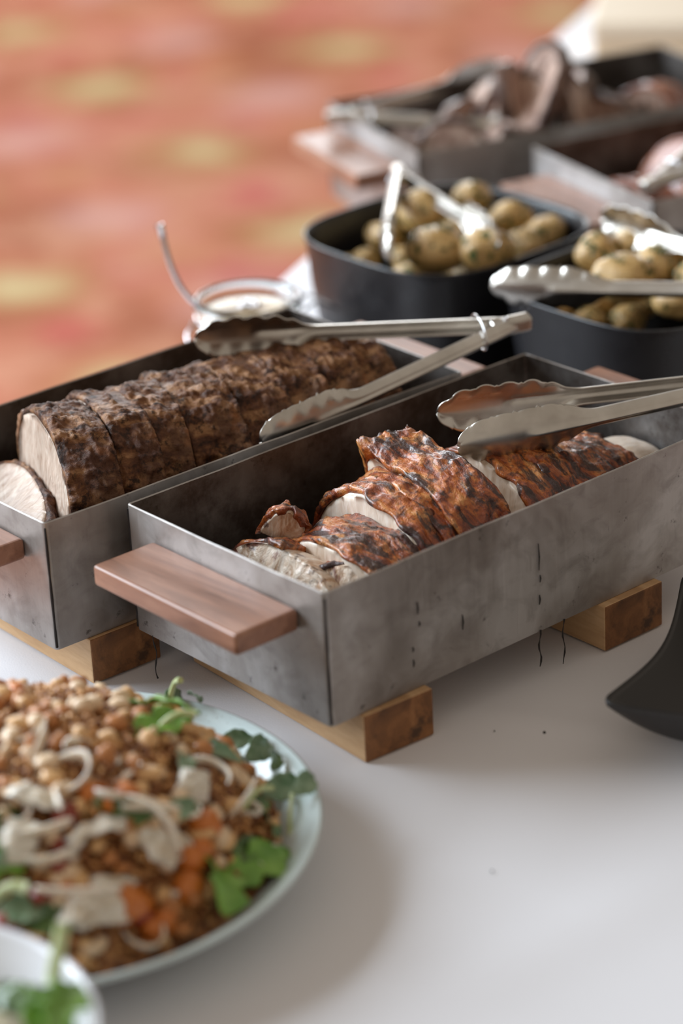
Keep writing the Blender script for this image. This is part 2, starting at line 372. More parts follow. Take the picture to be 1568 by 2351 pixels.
# ------------------------------------------------------------------ steel trays and riser blocks
def rrect(x0, x1, y0, y1, r, seg=4, sub=1):
    pts = []
    for cx_, cy_, a0 in ((x1-r, y1-r, 0), (x0+r, y1-r, 90), (x0+r, y0+r, 180), (x1-r, y0+r, 270)):
        for k in range(seg+1):
            a = rad(a0+90*k/seg); pts.append((cx_+r*math.cos(a), cy_+r*math.sin(a)))
    if sub > 1:
        q = []
        for i, p in enumerate(pts):
            n = pts[(i+1) % len(pts)]; q.append(p)
            if math.hypot(n[0]-p[0], n[1]-p[1]) > r*2:
                q += [(p[0]+(n[0]-p[0])*k/sub, p[1]+(n[1]-p[1])*k/sub) for k in range(1, sub)]
        pts = q
    return np.array(pts)
def make_tray(origin, yaw, label, seed):
    t = empty('roasting_tray', yawframe(origin, yaw)); wt = .0022
    out = rrect(0, TL, 0, TW, .0035, 4, 40); inn = rrect(wt, TL-wt, wt, TW-wt, .0018, 4, 40)
    n = len(out)
    wob = fbm(np.c_[out*14, np.full(n, seed*3.1)], 2, seed)*.0010
    bow = np.sin(np.clip(out[:, 0]/TL, 0, 1)*np.pi)*np.where(out[:, 1] < TW/2, 1, -1)*.0012*np.where((out[:, 0] > .01) & (out[:, 0] < TL-.01), 1, 0)
    rings = []
    for pts, z, m in ((out, 0., 0), (out, TH*.33, .4), (out, TH*.66, .7), (out, TH-.0006, 1), (out*.0+(out+inn)/2, TH, 1), (inn, TH-.0006, 1), (inn, TH*.5, .6), (inn, wt, 0)):
        q = np.c_[pts, np.full(n, z)]; q[:, 1] += bow*m
        if z > TH*.9: q[:, 2] += wob
        rings.append(q)
    V = np.concatenate(rings); F = [list(f) for f in grid_faces(len(rings), n, False, True)]
    me = mesh('body', V, F + [list(range(n))[::-1], list(range((len(rings)-1)*n, len(rings)*n))], STEEL)
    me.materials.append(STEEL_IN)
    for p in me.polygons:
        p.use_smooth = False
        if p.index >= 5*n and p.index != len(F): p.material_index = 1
    body = obj('body', me, t)
    hm = box_mesh('handle', (-.0565, .029, .0665), (-.0002, .194, .0832), WALNUT, .0028, 3)
    h1 = obj('handle', hm, t); h1['label'] = 'walnut wooden handle'
    h2 = obj('handle', hm, t, Matrix.Translation((TL, TW, 0)) @ Matrix.Rotation(math.pi, 4, 'Z')); h2['label'] = 'walnut wooden handle'
    for (a, b) in ((.0008, .0008), (TL-.0008, .0008), (.0008, TW-.0008), (TL-.0008, TW-.0008)):
        obj('weld_seam', tube('weld_seam', [(a, b, .002+k*.0098+0*k) for k in range(11)], [.0007+.0005*abs(math.sin(k*2.3+seed)) for k in range(11)], SEAM, 6), body)
    tag(t, label, 'tray', 'steel roasting trays')
    return body
A_O = uvz(0, 0, HB); A_Y = YAW
B_O = np.array([-.2031, .1425, HB]); B_Y = rad(38.9)
C_O = np.array([.1114, 1.0090, HB]); C_Y = rad(23.0)
D_O = np.array([.3270, .8140, HB]); D_Y = rad(26.0)
trayA = make_tray(A_O, A_Y, 'raw steel tray of sliced golden roast chicken with tongs across it', 1)
trayB = make_tray(B_O, B_Y, 'raw steel tray holding the long dark rolled pork roast', 2)
trayC = make_tray(C_O, C_Y, 'raw steel tray heaped with dark lamb slices at the table edge', 3)
trayD = make_tray(D_O, D_Y, 'raw steel tray of reddish glazed meat behind the potato dishes', 4)
def loc(o, yaw, a, b, z=0): return np.asarray(o)+np.array([math.cos(yaw)*a-math.sin(yaw)*b, math.sin(yaw)*a+math.cos(yaw)*b, z-0*a])
def block(o, yaw, lx, ly, label):
    b = empty('riser_block', yawframe((o[0], o[1], 0), yaw)); h = HB-.0004
    me = box_mesh('timber', (0, 0, .0), (lx, ly, h), BLOCKW, .0012, 2); me.materials.append(BLOCKE)
    for p in me.polygons:
        if p.normal.y < -.7 or p.normal.y > .7: p.material_index = 1
    b2 = obj('timber', me, b)
    tag(b, label, 'wooden block', 'wooden riser blocks')
block(uvz(.0265, -.004, 0), YAW-rad(3.5), .063, .215, 'stubby pine riser block under the handle end of the chicken tray')
block(uvz(.268, -.007, 0), YAW-rad(.5), .063, .215, 'scorched pine riser block under the chicken tray beside the black dish')
block(loc(B_O, B_Y, .028, -.003), B_Y-rad(1), .063, .215, 'pine riser block under the pork tray behind the salad plate')
block(loc(B_O, B_Y, .30, .004), B_Y, .063, .215, 'pine riser block under the jar end of the pork tray')
block(loc(C_O, C_Y, .03, .004), C_Y, .063, .215, 'pine riser block under the handle end of the lamb tray')
block(loc(C_O, C_Y, .30, .004), C_Y, .063, .215, 'pine riser block under the far end of the lamb tray')
block(loc(D_O, D_Y, .03, .004), D_Y, .063, .215, 'pine riser block under the handle end of the glazed meat tray')
block(loc(D_O, D_Y, .30, .004), D_Y, .063, .215, 'pine riser block under the far end of the glazed meat tray')
# dried drips hanging from tray edges
def drip(tray, o, yaw, a, b, ln, seed, r=.0005):
    pts = [(a+.0012*math.sin(k*1.1+seed), b-.0006, .001-ln*k/8) for k in range(9)]
    obj('dried_drip', tube('dried_drip', pts, [r*(1.+.5*math.sin(k*2+seed)) for k in range(9)], DRIP, 6), tray)
drip(trayA, A_O, A_Y, .205, .0, .030, 1, .0006); drip(trayA, A_O, A_Y, .230, .0, .037, 2); drip(trayA, A_O, A_Y, .001, .206, .037, 4)
for i, (a, z0, z1) in enumerate(((.085, .068, .058), (.086, .048, .052), (.079, .030, .034), (.079, .018, .024), (.128, .030, .042), (.206, .072, .05), (.207, .04, .046), (.206, .022, .03))):
    obj('drip_stain', tube('drip_stain', [(a, -.0001, z0), (a+.0006, -.0003, (z0+z1)/2), (a+.0002, -.0001, z1)], [.0003, .0006, .0003], DRIP, 6), trayA)

# ------------------------------------------------------------------ meat slabs
def slab_meshes(wy, hz, th, seed, full=False, nphi=150, nx=20, amp=.0035, skin_off=.0012, ov=.002, deform=None, skin_rng=(-18, 198), pw=.8, bottom=.12, capamp=.0012, skin_amp=None, scale_noise=26., mats=None, skin_dark=None, cont=None, fine=.0010):
    sd = seed*7.77 if cont is None else 3.3
    if cont is not None: seed = 40
    off = np.array([cont or 0., 0, 0])
    def outline(phi):
        c, s = np.cos(phi), np.sin(phi)
        y = wy*np.sign(c)*np.abs(c)**.85
        z = hz*np.where(s >= 0, np.abs(s)**pw, -np.abs(s)**.6*bottom) if not full else hz*np.sign(s)*np.abs(s)**.9
        return y, z
    cz = 0 if full else hz*.35
    phi = np.linspace(0, 2*np.pi, nphi, endpoint=False); y, z = outline(phi)
    rad_n = np.stack([y, z-cz], 1); rl = np.linalg.norm(rad_n, axis=1, keepdims=True); rad_n /= rl
    rings = []
    ncap = 14
    seq = [(-th/2, f) for f in np.linspace(.02, .955, ncap)] + [(x, 1-.045*(abs(x)/(th/2))**6) for x in np.linspace(-th/2, th/2, nx)] + [(th/2, f) for f in np.linspace(.955, .02, ncap)]
    for x, f in seq:
        rings.append(np.stack([np.full(nphi, x), y*f, cz+(z-cz)*f], 1))
    V = np.concatenate(rings); nr = len(rings)
    low = fbm((V+off)*14+sd, 3, seed); hi = fbm(V*np.array([60, 60, 60])+sd, 3, seed+3)
    side = np.repeat(np.array([1. if abs(f) > .95 else f for x, f in seq]), nphi)
    N = np.tile(np.c_[np.zeros(nphi), rad_n], (nr, 1))
    V = V + N*((low*.004+hi*.0012)*side)[:, None]
    capsgn = np.repeat(np.array([(-1. if i < ncap else (1. if i >= nr-ncap else 0)) for i in range(nr)]), nphi)
    V[:, 0] += capsgn*(fbm(V*20+sd+5, 3, seed+9)*.0022 + fbm(V*np.array([30, 160, 70])+sd, 3, seed+11)*capamp)
    Fm = [list(f) for f in grid_faces(nr, nphi, False, True)] + [list(range(nphi)), list(range((nr-1)*nphi, nr*nphi))[::-1]]
    # skin sheet
    a0, a1 = (0, 360) if full else skin_rng
    ns = nphi if full else int(nphi*(a1-a0)/360)+1
    ph = np.linspace(rad(a0), rad(a1), ns, endpoint=not full); yy, zz = outline(ph)
    nn = np.stack([yy, zz-cz], 1); nn /= np.linalg.norm(nn, axis=1, keepdims=True)
    nsx = max(nx, int(th/(.0010 if nphi > 150 else .0016)))
    xl = -th/2-ov*(.2+.8*vnoise(np.c_[ph*5, ph*0, ph*0+sd], seed)); xr = th/2+ov*(.2+.8*vnoise(np.c_[ph*5, ph*0+9, ph*0+sd], seed))
    tt = np.linspace(0, 1, nsx)
    P = np.stack([xl[:, None]*(1-tt)+xr[:, None]*tt, np.repeat(yy[:, None], nsx, 1), np.repeat(zz[:, None], nsx, 1)], 2).reshape(-1, 3)
    NS = np.repeat(np.c_[np.zeros(ns), nn], nsx, 0)
    lowS = fbm((P+off)*14+sd, 3, seed)
    sa = skin_amp if skin_amp is not None else amp
    rid = fbm((P+off)*scale_noise*np.array([1.2, .8, .8])+sd, 5, seed+21, .55); rg = fbm((P+off)*scale_noise*1.6+sd+3, 4, seed+31, .55, True)
    disp = lowS*.004 + skin_off + .0012 + sa*(rid*.75+np.clip(rg, -.2, 1)*.45)
    bil = np.abs(vnoise((P+off)*75+sd, seed+41))*.6+np.abs(vnoise((P+off)*150+sd, seed+42))*.4
    disp = disp + fine*((bil-.28)*2.2 + fbm((P+off)*230+sd, 2, seed+43)*.5)
    disp = np.maximum(disp, lowS*.004+.0016)
    edge = np.tile(np.minimum(tt, 1-tt)*nsx, ns)
    top = P+NS*disp[:, None]
    roll = np.clip(1-edge/3., 0, 1)
    top = top - NS*(roll*.0008)[:, None]
    bot = P+NS*(lowS*.004-.0018)[:, None]
    SV = np.concatenate([top, bot]); nT = len(top)
    f1 = grid_faces(ns, nsx, full); f2 = f1[:, ::-1]+nT
    def strip(idx):
        idx = np.array(idx); a = idx[:-1]; b = idx[1:]
        return np.stack([a, b, b+nT, a+nT], 1)
    e1 = [i*nsx for i in range(ns)]+([0] if full else []); e2 = [i*nsx+nsx-1 for i in range(ns)]+([nsx-1] if full else [])
    FS = [f1, f2, strip(e1)[:, ::-1], strip(e2)]
    if not full: FS += [strip(list(range(nsx))), strip([(ns-1)*nsx+j for j in range(nsx)])[:, ::-1]]
    if deform: V = deform(V); SV = deform(SV)
    m1 = mesh('meat', V, Fm, mats[1]); m2 = mesh('skin', SV, np.concatenate(FS), mats[0])
    return m1, m2
def slice_obj(name, label, cat, group, mw, skinname='skin', **kw):
    m1, m2 = slab_meshes(**kw)
    t = empty(name, mw); obj('meat', m1, t); s = obj(skinname, m2, t)
    tag(t, label, cat, group); return t
def tilt(o, yaw, a, b, z, lean=0., spin=0., roll=0.):
    return Matrix.Translation(Vector(loc(o, yaw, a, b, z))) @ Matrix.Rotation(yaw+spin, 4, 'Z') @ Matrix.Rotation(lean, 4, 'Y') @ Matrix.Rotation(roll, 4, 'X')

# rolled pork roast: eight slices still standing as a loaf, one slice fallen
pk = dict(full=True, mats=(PCRUST, PMEAT), amp=.0085, skin_off=.001, ov=.0004, nphi=380, scale_noise=34., fine=.0022)
ths = [.042, .036, .034, .046, .046, .042, .036, .030]; a_ = .070
ORD = ['', 'second', 'third', 'fourth', 'fifth', 'sixth', 'seventh', '']
for i, th in enumerate(ths):
    a = a_+th/2; a_ += th+.0008+(.002 if i in (2, 5) else 0)
    sp = rad(-19+1.0*i+1.5*math.sin(i*2.4))
    tp = 1-.13*max(0, (a-.12)/.25); wy, hz = .076*tp, .0635*tp
    lab = 'front slice of the pork roast showing its pale cut face' if i == 0 else ('last slice of the pork roast against the far tray end' if i == 7 else ORD[i]+' crusted slice of the pork roast counting from its pale cut face')
    slice_obj('pork_slice', lab, 'meat', 'slices of the pork roast', tilt((B_O[0], B_O[1], 0), B_Y, a, .101+.0015*math.sin(i*3), HB+.0060+hz, lean=rad(3+2*math.sin(i*1.9)), spin=sp, roll=0), 'crust',
              wy=wy, hz=hz, th=th, seed=40+i, cont=a, **pk)
slice_obj('pork_slice', 'fallen pork slice lying at the tray end against the roast', 'meat', 'slices of the pork roast',
          tilt((B_O[0], B_O[1], 0), B_Y, .046, .118, HB+.056, lean=rad(56), spin=rad(-19), roll=rad(0)), 'crust', wy=.076, hz=.034, th=.022, seed=77, **pk)

# chicken
ck = dict(mats=(CSKIN, CMEAT), amp=.0065, ov=.0045, scale_noise=38., nphi=280, fine=.0009)
def curl(y0, k):
    def f(V):
        V = V.copy(); q = np.clip((V[:, 1]-y0), 0, 1); V[:, 2] += k*q*q; return V
    return f
AO = (A_O[0], A_O[1], 0)
CH = [ # a, b, z, lean, spin, wy, hz, th, deform
 (.124, .104, HB+.004, -3, -2, .072, .072, .050, None, 'charred striped chicken slice leaning beside the torn end piece'),
 (.158, .116, HB+.006, 1, -4, .078, .084, .027, None, 'thin chicken slice with pale rounded cut face'),
 (.184, .114, HB+.008, -3, -5, .078, .088, .025, None, 'thin dark skinned chicken slice behind the pale rounded one'),
 (.222, .104, HB+.010, -13, -9, .072, .096, .040, curl(.012, 15.), 'blackened chicken slice with its skin corner curled up'),
 (.259, .102, HB+.008, 5, -5, .074, .087, .033, None, 'golden chicken slice showing a broad white cut strip'),
 (.287, .100, HB+.008, 6, -4, .072, .083, .035, None, 'golden brown chicken slice under the tong heads'),
 (.320, .098, HB+.008, 4, -3, .068, .077, .033, None, 'glossy brown chicken slice below the tong arms'),
 (.352, .094, HB+.006, 4, 0, .064, .072, .031, None, 'browned chicken slice next to the pale last piece'),
 (.386, .088, HB+.004, 6, 4, .054, .066, .030, None, 'pale chicken end piece at the far tray end'),
]
for i, (a, b, z, le, sp, wy, hz, th, df, lab) in enumerate(CH):
    kw = dict(ck)
    if i == 8: kw['skin_rng'] = (-18, 60)
    slice_obj('chicken_slice', lab, 'meat', 'sliced roast chicken in the tray', tilt(AO, A_Y, a, b, z, rad(le), rad(sp), rad(3*math.sin(i*2.2))), 'skin', wy=wy, hz=hz, th=th, seed=100+i, deform=df, **kw)

GC = 'sliced roast chicken in the tray'
ck2 = dict(ck); ck2.update(skin_rng=(-18, 88), capamp=.0016, mats=(CSKIN, TORN))
slice_obj('chicken_slice', 'torn pale chicken end piece at the handle end of the tray', 'meat', GC, tilt(AO, A_Y, .070, .132, HB+.020, rad(30), rad(6), rad(4)), 'skin', wy=.062, hz=.046, th=.044, seed=131, deform=None, **ck2)
slice_obj('chicken_slice', 'second torn chicken piece wedged beside the charred slice', 'meat', GC, tilt(AO, A_Y, .078, .072, HB+.010, rad(30), rad(20), rad(-8)), 'skin', wy=.040, hz=.060, th=.020, seed=133, deform=None, **ck2)
P_ = px(652, 1228, .098)
slice_obj('chicken_slice', 'small flap of reddish chicken skin curled upwards', 'meat', GC, Matrix.Translation(Vector(P_)) @ Matrix.Rotation(A_Y+rad(35), 4, 'Z') @ Matrix.Rotation(rad(-14), 4, 'Y') @ Matrix.Rotation(rad(18), 4, 'X'), 'skin', wy=.020, hz=.028, th=.008, seed=135, deform=None, pw=1.6, **{**ck, 'amp': .003, 'mats': (CSKIN, TORN)})
for q, (x_, y_, z_, r_) in enumerate(((600, 1212, .06, .012), (690, 1190, .07, .012), (655, 1200, .06, .010), (735, 1345, .055, .014))):
    P_ = px(x_, y_, z_)
    slice_obj('crispy_scrap', 'crisp brown scrap of chicken skin lying in the tray', 'meat', 'skin scraps in the chicken tray', Matrix.Translation(Vector(P_)) @ Matrix.Rotation(q*1.9, 4, 'Z') @ Matrix.Rotation(.5, 4, 'Y'), 'skin', wy=r_, hz=r_*.9, th=r_, seed=140+q, mats=(CSKIN, CSKIN), nphi=60, amp=.006)

# ------------------------------------------------------------------ tongs
def arm_mesh(Lt, headf=.34, hw0=.0070, hwh=.0180):
    ns, nt = 190, 31; V = []
    hs = Lt*(1-headf)
    for i in range(ns):
        s = Lt*i/(ns-1); q = max(0., (s-hs)/(Lt-hs)); qq = (s-hs)/(Lt-hs)
        g = min(1, max(0, (qq+.12)/.42)); g = g*g*(3-2*g)
        hw = hw0+(hwh-hw0)*g; dp = .0072*(1-g)+.0085*g; p = 4*(1-g)+2.2*g
        end = 1.
        if q > .60: end = math.sqrt(max(0., 1-((q-.60)/.40)**2.5))
        ph = q*5.5; wave = (math.sqrt(abs(math.sin(math.pi*ph)))-.55) if 0 < q else 0
        fade = min(1, q/.12)
        root = min(1, .7+.3*s/.02)
        for j in range(nt):
            t = -1+2*j/(nt-1)
            edge = max(0, abs(t)-.50)/.50
            w = (hw*root)*max(end, .02)*t
            w += (math.copysign(edge*.0044*wave*fade*max(end, .25), t)) if t else 0
            d = dp*abs(t)**p*(.35+.65*end) - edge*.0030*wave*fade
            d += .006*max(0, q-.55)**2/.2
            s2 = s + (.0022*wave*fade*edge if q > .75 else 0)
            groove = .0026*math.exp(-(t/.20)**2)*(1 if s > .03 else s/.03)*(1 if q < .40 else max(0, 1-(q-.40)/.10))
            V.append((s2, -d+groove*.9-.0005, w))
    return mesh('arm', V, grid_faces(ns, nt), TONG)
ARMS = {}
def tongs(P, t1, t2, label, Lt=.27, roll=0):
    P, t1, t2 = (np.asarray(q, float) for q in (P, t1, t2))
    d1 = (t1-P)/np.linalg.norm(t1-P); d2 = (t2-P)/np.linalg.norm(t2-P)
    x = d1+d2; x /= np.linalg.norm(x); n = np.cross(d1, d2); n /= np.linalg.norm(n)
    if n[2] < 0: n = -n
    y = np.cross(n, x)
    fr = lambda: frame(P, x, y, n) @ Matrix.Rotation(rad(roll), 4, 'X')
    half = math.acos(max(-1, min(1, float(d1@d2))))/2
    t = empty('serving_tongs', fr())
    if Lt not in ARMS: ARMS[Lt] = arm_mesh(Lt)
    for k in (1, -1):
        m = Matrix.Rotation(k*half, 4, 'Z') @ Matrix.Translation((0, .0045*k, 0))
        if k < 0: m = m @ Matrix.Rotation(math.pi, 4, 'X')
        a = obj('arm', ARMS[Lt], t, m)
        so = a.modifiers.new('thickness', 'SOLIDIFY'); so.thickness = .0010; so.offset = 0
    # pivot cap joining both arms, rivet, pull ring
    cap = box_mesh('pivot_cap', (-.010, -.0062, -.0068), (.026, .0062, .0068), TONG, .003, 3)
    obj('pivot_cap', cap, t)
    obj('rivet', tube('rivet', [(.012, 0, -.0092), (.012, 0, -.008), (.012, 0, .008), (.012, 0, .0092)], [.0012, .0024, .0024, .0012], CHROME, 12), t)
    dd = .036*math.tan(half)+.008
    ring = [(.036+.0015*math.cos(q), dd*math.cos(q), .0125*math.sin(q)) for q in np.linspace(0, 2*math.pi, 40, endpoint=False)]
    obj('locking_ring', tube('locking_ring', ring, .0008, CHROME, 8, True), t)
    tag(t, label, 'tongs', 'stainless serving tongs'); return t
tongs(px(1192, 742, .165), px(470, 772, .172), px(580, 1030, .135), 'wide open tongs lying over the pork roast', .268)
tongs((.398, .328, .158), px(966, 948, .152), px(1074, 1026, .147), 'nearly closed tongs resting on the sliced chicken', .306)
tongs(px(915, 398, .150), px(872, 625, .152), px(1182, 570, .154), 'bright open tongs standing among potatoes in the round edged dish', .245)
tongs(px(1902, 672, .165), px(1248, 452, .154), px(1158, 662, .145), 'open tongs over the potatoes in the dish beside the chicken tray', .30)
tongs(px(768, 270, .140), px(1060, 186, .138), px(1215, 296, .124), 'open tongs lying in the tray of lamb slices', .25)
tongs(px(1492, 425, .152), px(1680, 265, .165), px(1790, 330, .165), 'tongs resting on the tray of glazed meat', .24)

# ------------------------------------------------------------------ potato dishes
def dish(cx_, cy_, yaw, hx, hy, rim, z0, label):
    n = 120; th = np.linspace(0, 2*np.pi, n, endpoint=False); e = 2/3.4
    sq = np.stack([np.sign(np.cos(th))*np.abs(np.cos(th))**e, np.sign(np.sin(th))*np.abs(np.sin(th))**e], 1)
    H_ = rim-z0; prof = [(.0, 0), (.55, 0), (.80, 0), (.87, .06*H_), (.91, .2*H_), (.96, .6*H_), (.985, .93*H_), (1., .985*H_), (.998, H_), (.985, H_), (.962, .97*H_), (.945, .6*H_), (.895, .22*H_), (.85, .1*H_), (.78, .07*H_), (.4, .065*H_), (0, .065*H_)]
    V = np.concatenate([np.c_[sq[:, 0]*hx*max(f, .001), sq[:, 1]*hy*max(f, .001), np.full(n, z)] for f, z in prof])
    o = obj('casserole_dish', mesh('casserole_dish', V, grid_faces(len(prof), n, False, True), ENAMEL), None, yawframe((cx_, cy_, z0), yaw))
    tag(o, label, 'dish', 'dark casserole dishes')
RIMZ = .135
P1 = tuple(uvz(.608, .527, 0)[:2]); P2 = tuple(uvz(.634, .281, 0)[:2])
dish(P1[0], P1[1], YAW, .119, .116, RIMZ, .0128, 'dark enamel potato dish with bright tongs standing in it')
dish(P2[0], P2[1], YAW, .119, .113, RIMZ, .0128, 'dark enamel potato dish beside the far handle of the chicken tray')
bd = obj('slate_board', box_mesh('slate_board', (-.125, -.29, 0.0012), (.12, .145, .0124), SLATE, .002), None, yawframe((P1[0], P1[1], 0), YAW-rad(3)))
tag(bd, 'dark slate board under the two potato dishes', 'board')
def potato_mesh(seed):
    bm = bmesh.new(); bmesh.ops.create_icosphere(bm, subdivisions=4, radius=1)
    V = np.array([v.co for v in bm.verts]); n = fbm(V*1.1+seed*5, 3, seed)*.16+fbm(V*3.1+seed*5, 2, seed+4)*.03
    V2 = V*(1+n)[:, None]*np.array([1.18, .96, .88])
    for v, q in zip(bm.verts, V2): v.co = q
    return bm_mesh('potato', bm, POT, True)
PM = [potato_mesh(i) for i in range(7)]
def herb_mesh(seed):
    r = random.Random(seed); V = []; F = []
    for k in range(44):
        th = r.uniform(0, 6.28); ph = math.acos(r.uniform(-.3, 1)); c = np.array([1.16*math.sin(ph)*math.cos(th), .97*math.sin(ph)*math.sin(th), .90*math.cos(ph)])
        a = np.array([r.gauss(0, 1) for _ in range(3)]); nrm = c/np.linalg.norm(c); a -= nrm*(a@nrm); a /= np.linalg.norm(a); b = np.cross(nrm, a)
        l, w = r.uniform(.10, .26), r.uniform(.05, .12); i0 = len(V); c = c*1.02
        V += [c-a*l, c-b*w+nrm*.03, c+a*l, c+b*w+nrm*.03]; F.append((i0, i0+1, i0+2, i0+3))
    return mesh('herb_flecks', V, F, HERB, False)
HM = [herb_mesh(i) for i in range(4)]
kpot = 0
def inside(P, c):                          # pull a potato back within its dish walls
    d = np.asarray(P)[:2]-np.array(c); a, b = float(d@U[:2])/.119, float(d@W_[:2])/.114
    r = (abs(a)**3.4+abs(b)**3.4)**(1/3.4); k = min(1., .78/max(r, 1e-6))
    return np.array([c[0]+d[0]*k, c[1]+d[1]*k, P[2]])
def potato(P, r, lab, group):
    global kpot
    mw = Matrix.Translation(Vector(P)) @ Matrix.Rotation(rng.uniform(0, 6.28), 4, 'Z') @ Matrix.Rotation(rng.uniform(-.6, .6), 4, 'X') @ Matrix.Scale(r, 4)
    o = obj('baby_potato', PM[kpot % 7], None, mw); h = obj('herb_flecks', HM[kpot % 4], o); h['kind'] = 'stuff'
    tag(o, lab, 'potato', group); kpot += 1
L1 = 'herbed baby potato in the dark dish with bright standing tongs'; G1 = 'potatoes in the dish with standing tongs'
L2 = 'herbed baby potato in the dark dish beside the chicken tray'; G2 = 'potatoes in the dish beside the chicken tray'
for x, y, r, z in [(965, 487, 56, .118), (1085, 455, 47, .118), (1003, 572, 66, .122), (1115, 575, 62, .122), (1172, 500, 46, .110), (1058, 530, 42, .108), (885, 545, 42, .095), (838, 600, 34, .085), (800, 607, 27, .082),
                   (950, 640, 50, .083), (1085, 632, 50, .084), (1205, 562, 44, .098), (1262, 532, 48, .100), (925, 595, 36, .085), (1048, 610, 40, .08), (1120, 490, 34, .09), (1020, 490, 40, .085), (1150, 610, 40, .078)]:
    P = inside(px(x, y, z+.015), P1); potato(P, r*depth(P)/FPX*.97, L1, G1)
for x, y, r, z in [(1338, 565, 56, .118), (1392, 600, 46, .112), (1432, 640, 66, .118), (1448, 560, 46, .122), (1505, 612, 58, .118), (1560, 585, 50, .122), (1285, 718, 34, .075), (1352, 738, 36, .075), (1552, 692, 52, .112), (1440, 735, 44, .073),
                   (1230, 712, 28, .075), (1600, 640, 58, .115), (1470, 690, 46, .08), (1380, 690, 44, .08), (1300, 660, 42, .075), (1640, 700, 50, .11), (1500, 540, 40, .10), (1620, 560, 50, .10), (1400, 540, 40, .09)]:
    P = inside(px(x, y, z+.015), P2); potato(P, r*depth(P)/FPX*.97, L2, G2)

# ------------------------------------------------------------------ jar of sauce with spoon
JC = px(568, 684, .105)
t = empty('clip_top_jar', yawframe((JC[0], JC[1], .0005), rad(20)))
jo = [(0.001, .0), (.046, .0), (.052, .004), (.054, .012), (.054, .070), (.050, .082), (.046, .088), (.047, .092), (.0505, .096), (.0505, .104), (.048, .106), (.0445, .104), (.043, .096), (.043, .088), (.047, .080), (.0505, .068), (.0505, .012), (.046, .006), (.001, .005)]
obj('glass_body', lathe('glass_body', jo, GLASS, 72), t)
obj('sauce', lathe('sauce', [(.0005, .0055), (.0455, .0065), (.0500, .0125), (.0500, .068), (.0465, .080), (.0425, .088), (.0420, .091), (.03, .0925), (.0005, .092)], SAUCE, 64), t)
obj('rim_wire', tube('rim_wire', [(.0488*math.cos(q), .0488*math.sin(q), .0885) for q in np.linspace(0, 2*math.pi, 48, endpoint=False)], .0012, CHROME, 8, True), t)
obj('clip_wire', tube('clip_wire', [(.050, -.014, .088), (.062, -.012, .093), (.078, -.010, .086), (.088, 0, .078), (.078, .010, .086), (.062, .012, .093), (.050, .014, .088)], .0013, CHROME, 8), t)
obj('hinge_wire', tube('hinge_wire', [(-.050, -.012, .088), (-.058, -.010, .075), (-.060, 0, .066), (-.058, .010, .075), (-.050, .012, .088)], .0013, CHROME, 8), t)
tag(t, 'clip top glass jar of creamy sauce behind the pork tray', 'jar')
s0_, s1_ = px(425, 700, .112), px(366, 516, .190)
inn_ = np.array([JC[0]+.0, JC[1]+.01, .094])
s0_ = np.array([JC[0]-.036, JC[1]-.004, .1085])
Rm_ = px(440, 690, .114); ct_ = 2*Rm_-.5*(inn_+s1_)
bow = [inn_*(1-k)**2 + 2*k*(1-k)*ct_ + s1_*k*k for k in np.linspace(0, 1, 16)]
sp = empty('sauce_spoon', Matrix.Translation(Vector(bow[0])))
bw = np.array(bow)-bow[0]
obj('spoon_handle', tube('spoon_handle', bw, [.0020+.0020*(k/15)**2 for k in range(16)], CHROME, 10), sp)
obj('spoon_bowl', lathe('spoon_bowl', [(.0005, -.001), (.007, .0), (.011, .0022), (.0115, .0026), (.007, .001), (.0005, .0004)], CHROME, 24), sp)
tag(sp, 'slim steel spoon sticking up out of the sauce jar', 'spoon')

# ------------------------------------------------------------------ lamb and glazed meat in the back trays
def chunk(o, yaw, a, b, z, le, sp, wy, hz, th, seed, mats, lab, grp, name):
    slice_obj(name, lab, 'meat', grp, tilt((o[0], o[1], 0), yaw, a, b, z, rad(le), rad(sp), rad(8*math.sin(seed))), 'crust', wy=wy, hz=hz, th=th, seed=seed, nphi=70, nx=8, amp=.004, mats=mats)
r2 = random.Random(5)
for i in range(17):
    a = .055+.0150*i; hb_ = HB+.048+.062*math.exp(-((a-.18)/.06)**2)
    chunk(C_O, C_Y, a, .105+r2.uniform(-.045, .045), hb_, r2.uniform(-25, 50), r2.uniform(-60, 60), r2.uniform(.030, .045), r2.uniform(.042, .060), r2.uniform(.010, .018), 200+i, (LAMBC, LAMBM), 'dark crusted lamb slice in the heap beside the table edge', 'lamb slices in the back tray', 'lamb_slice')
chunk(C_O, C_Y, .325, .085, HB+.04, 10, 30, .042, .060, .045, 230, (GLAZE, LAMBM), 'thick orange brown lamb end piece at the far end of its tray', 'lamb slices in the back tray', 'lamb_slice')
for i in range(9):
    chunk(D_O, D_Y, .05+.037*i, .115+r2.uniform(-.035, .035), HB+.030+.022*(i > 1), r2.uniform(0, 35), r2.uniform(-35, 35), r2.uniform(.04, .055), r2.uniform(.05, .065), r2.uniform(.035, .045), 250+i, (GLAZE, GLAZE2), 'glossy red brown piece of glazed meat in the tray', 'glazed meat in the back tray', 'glazed_meat')

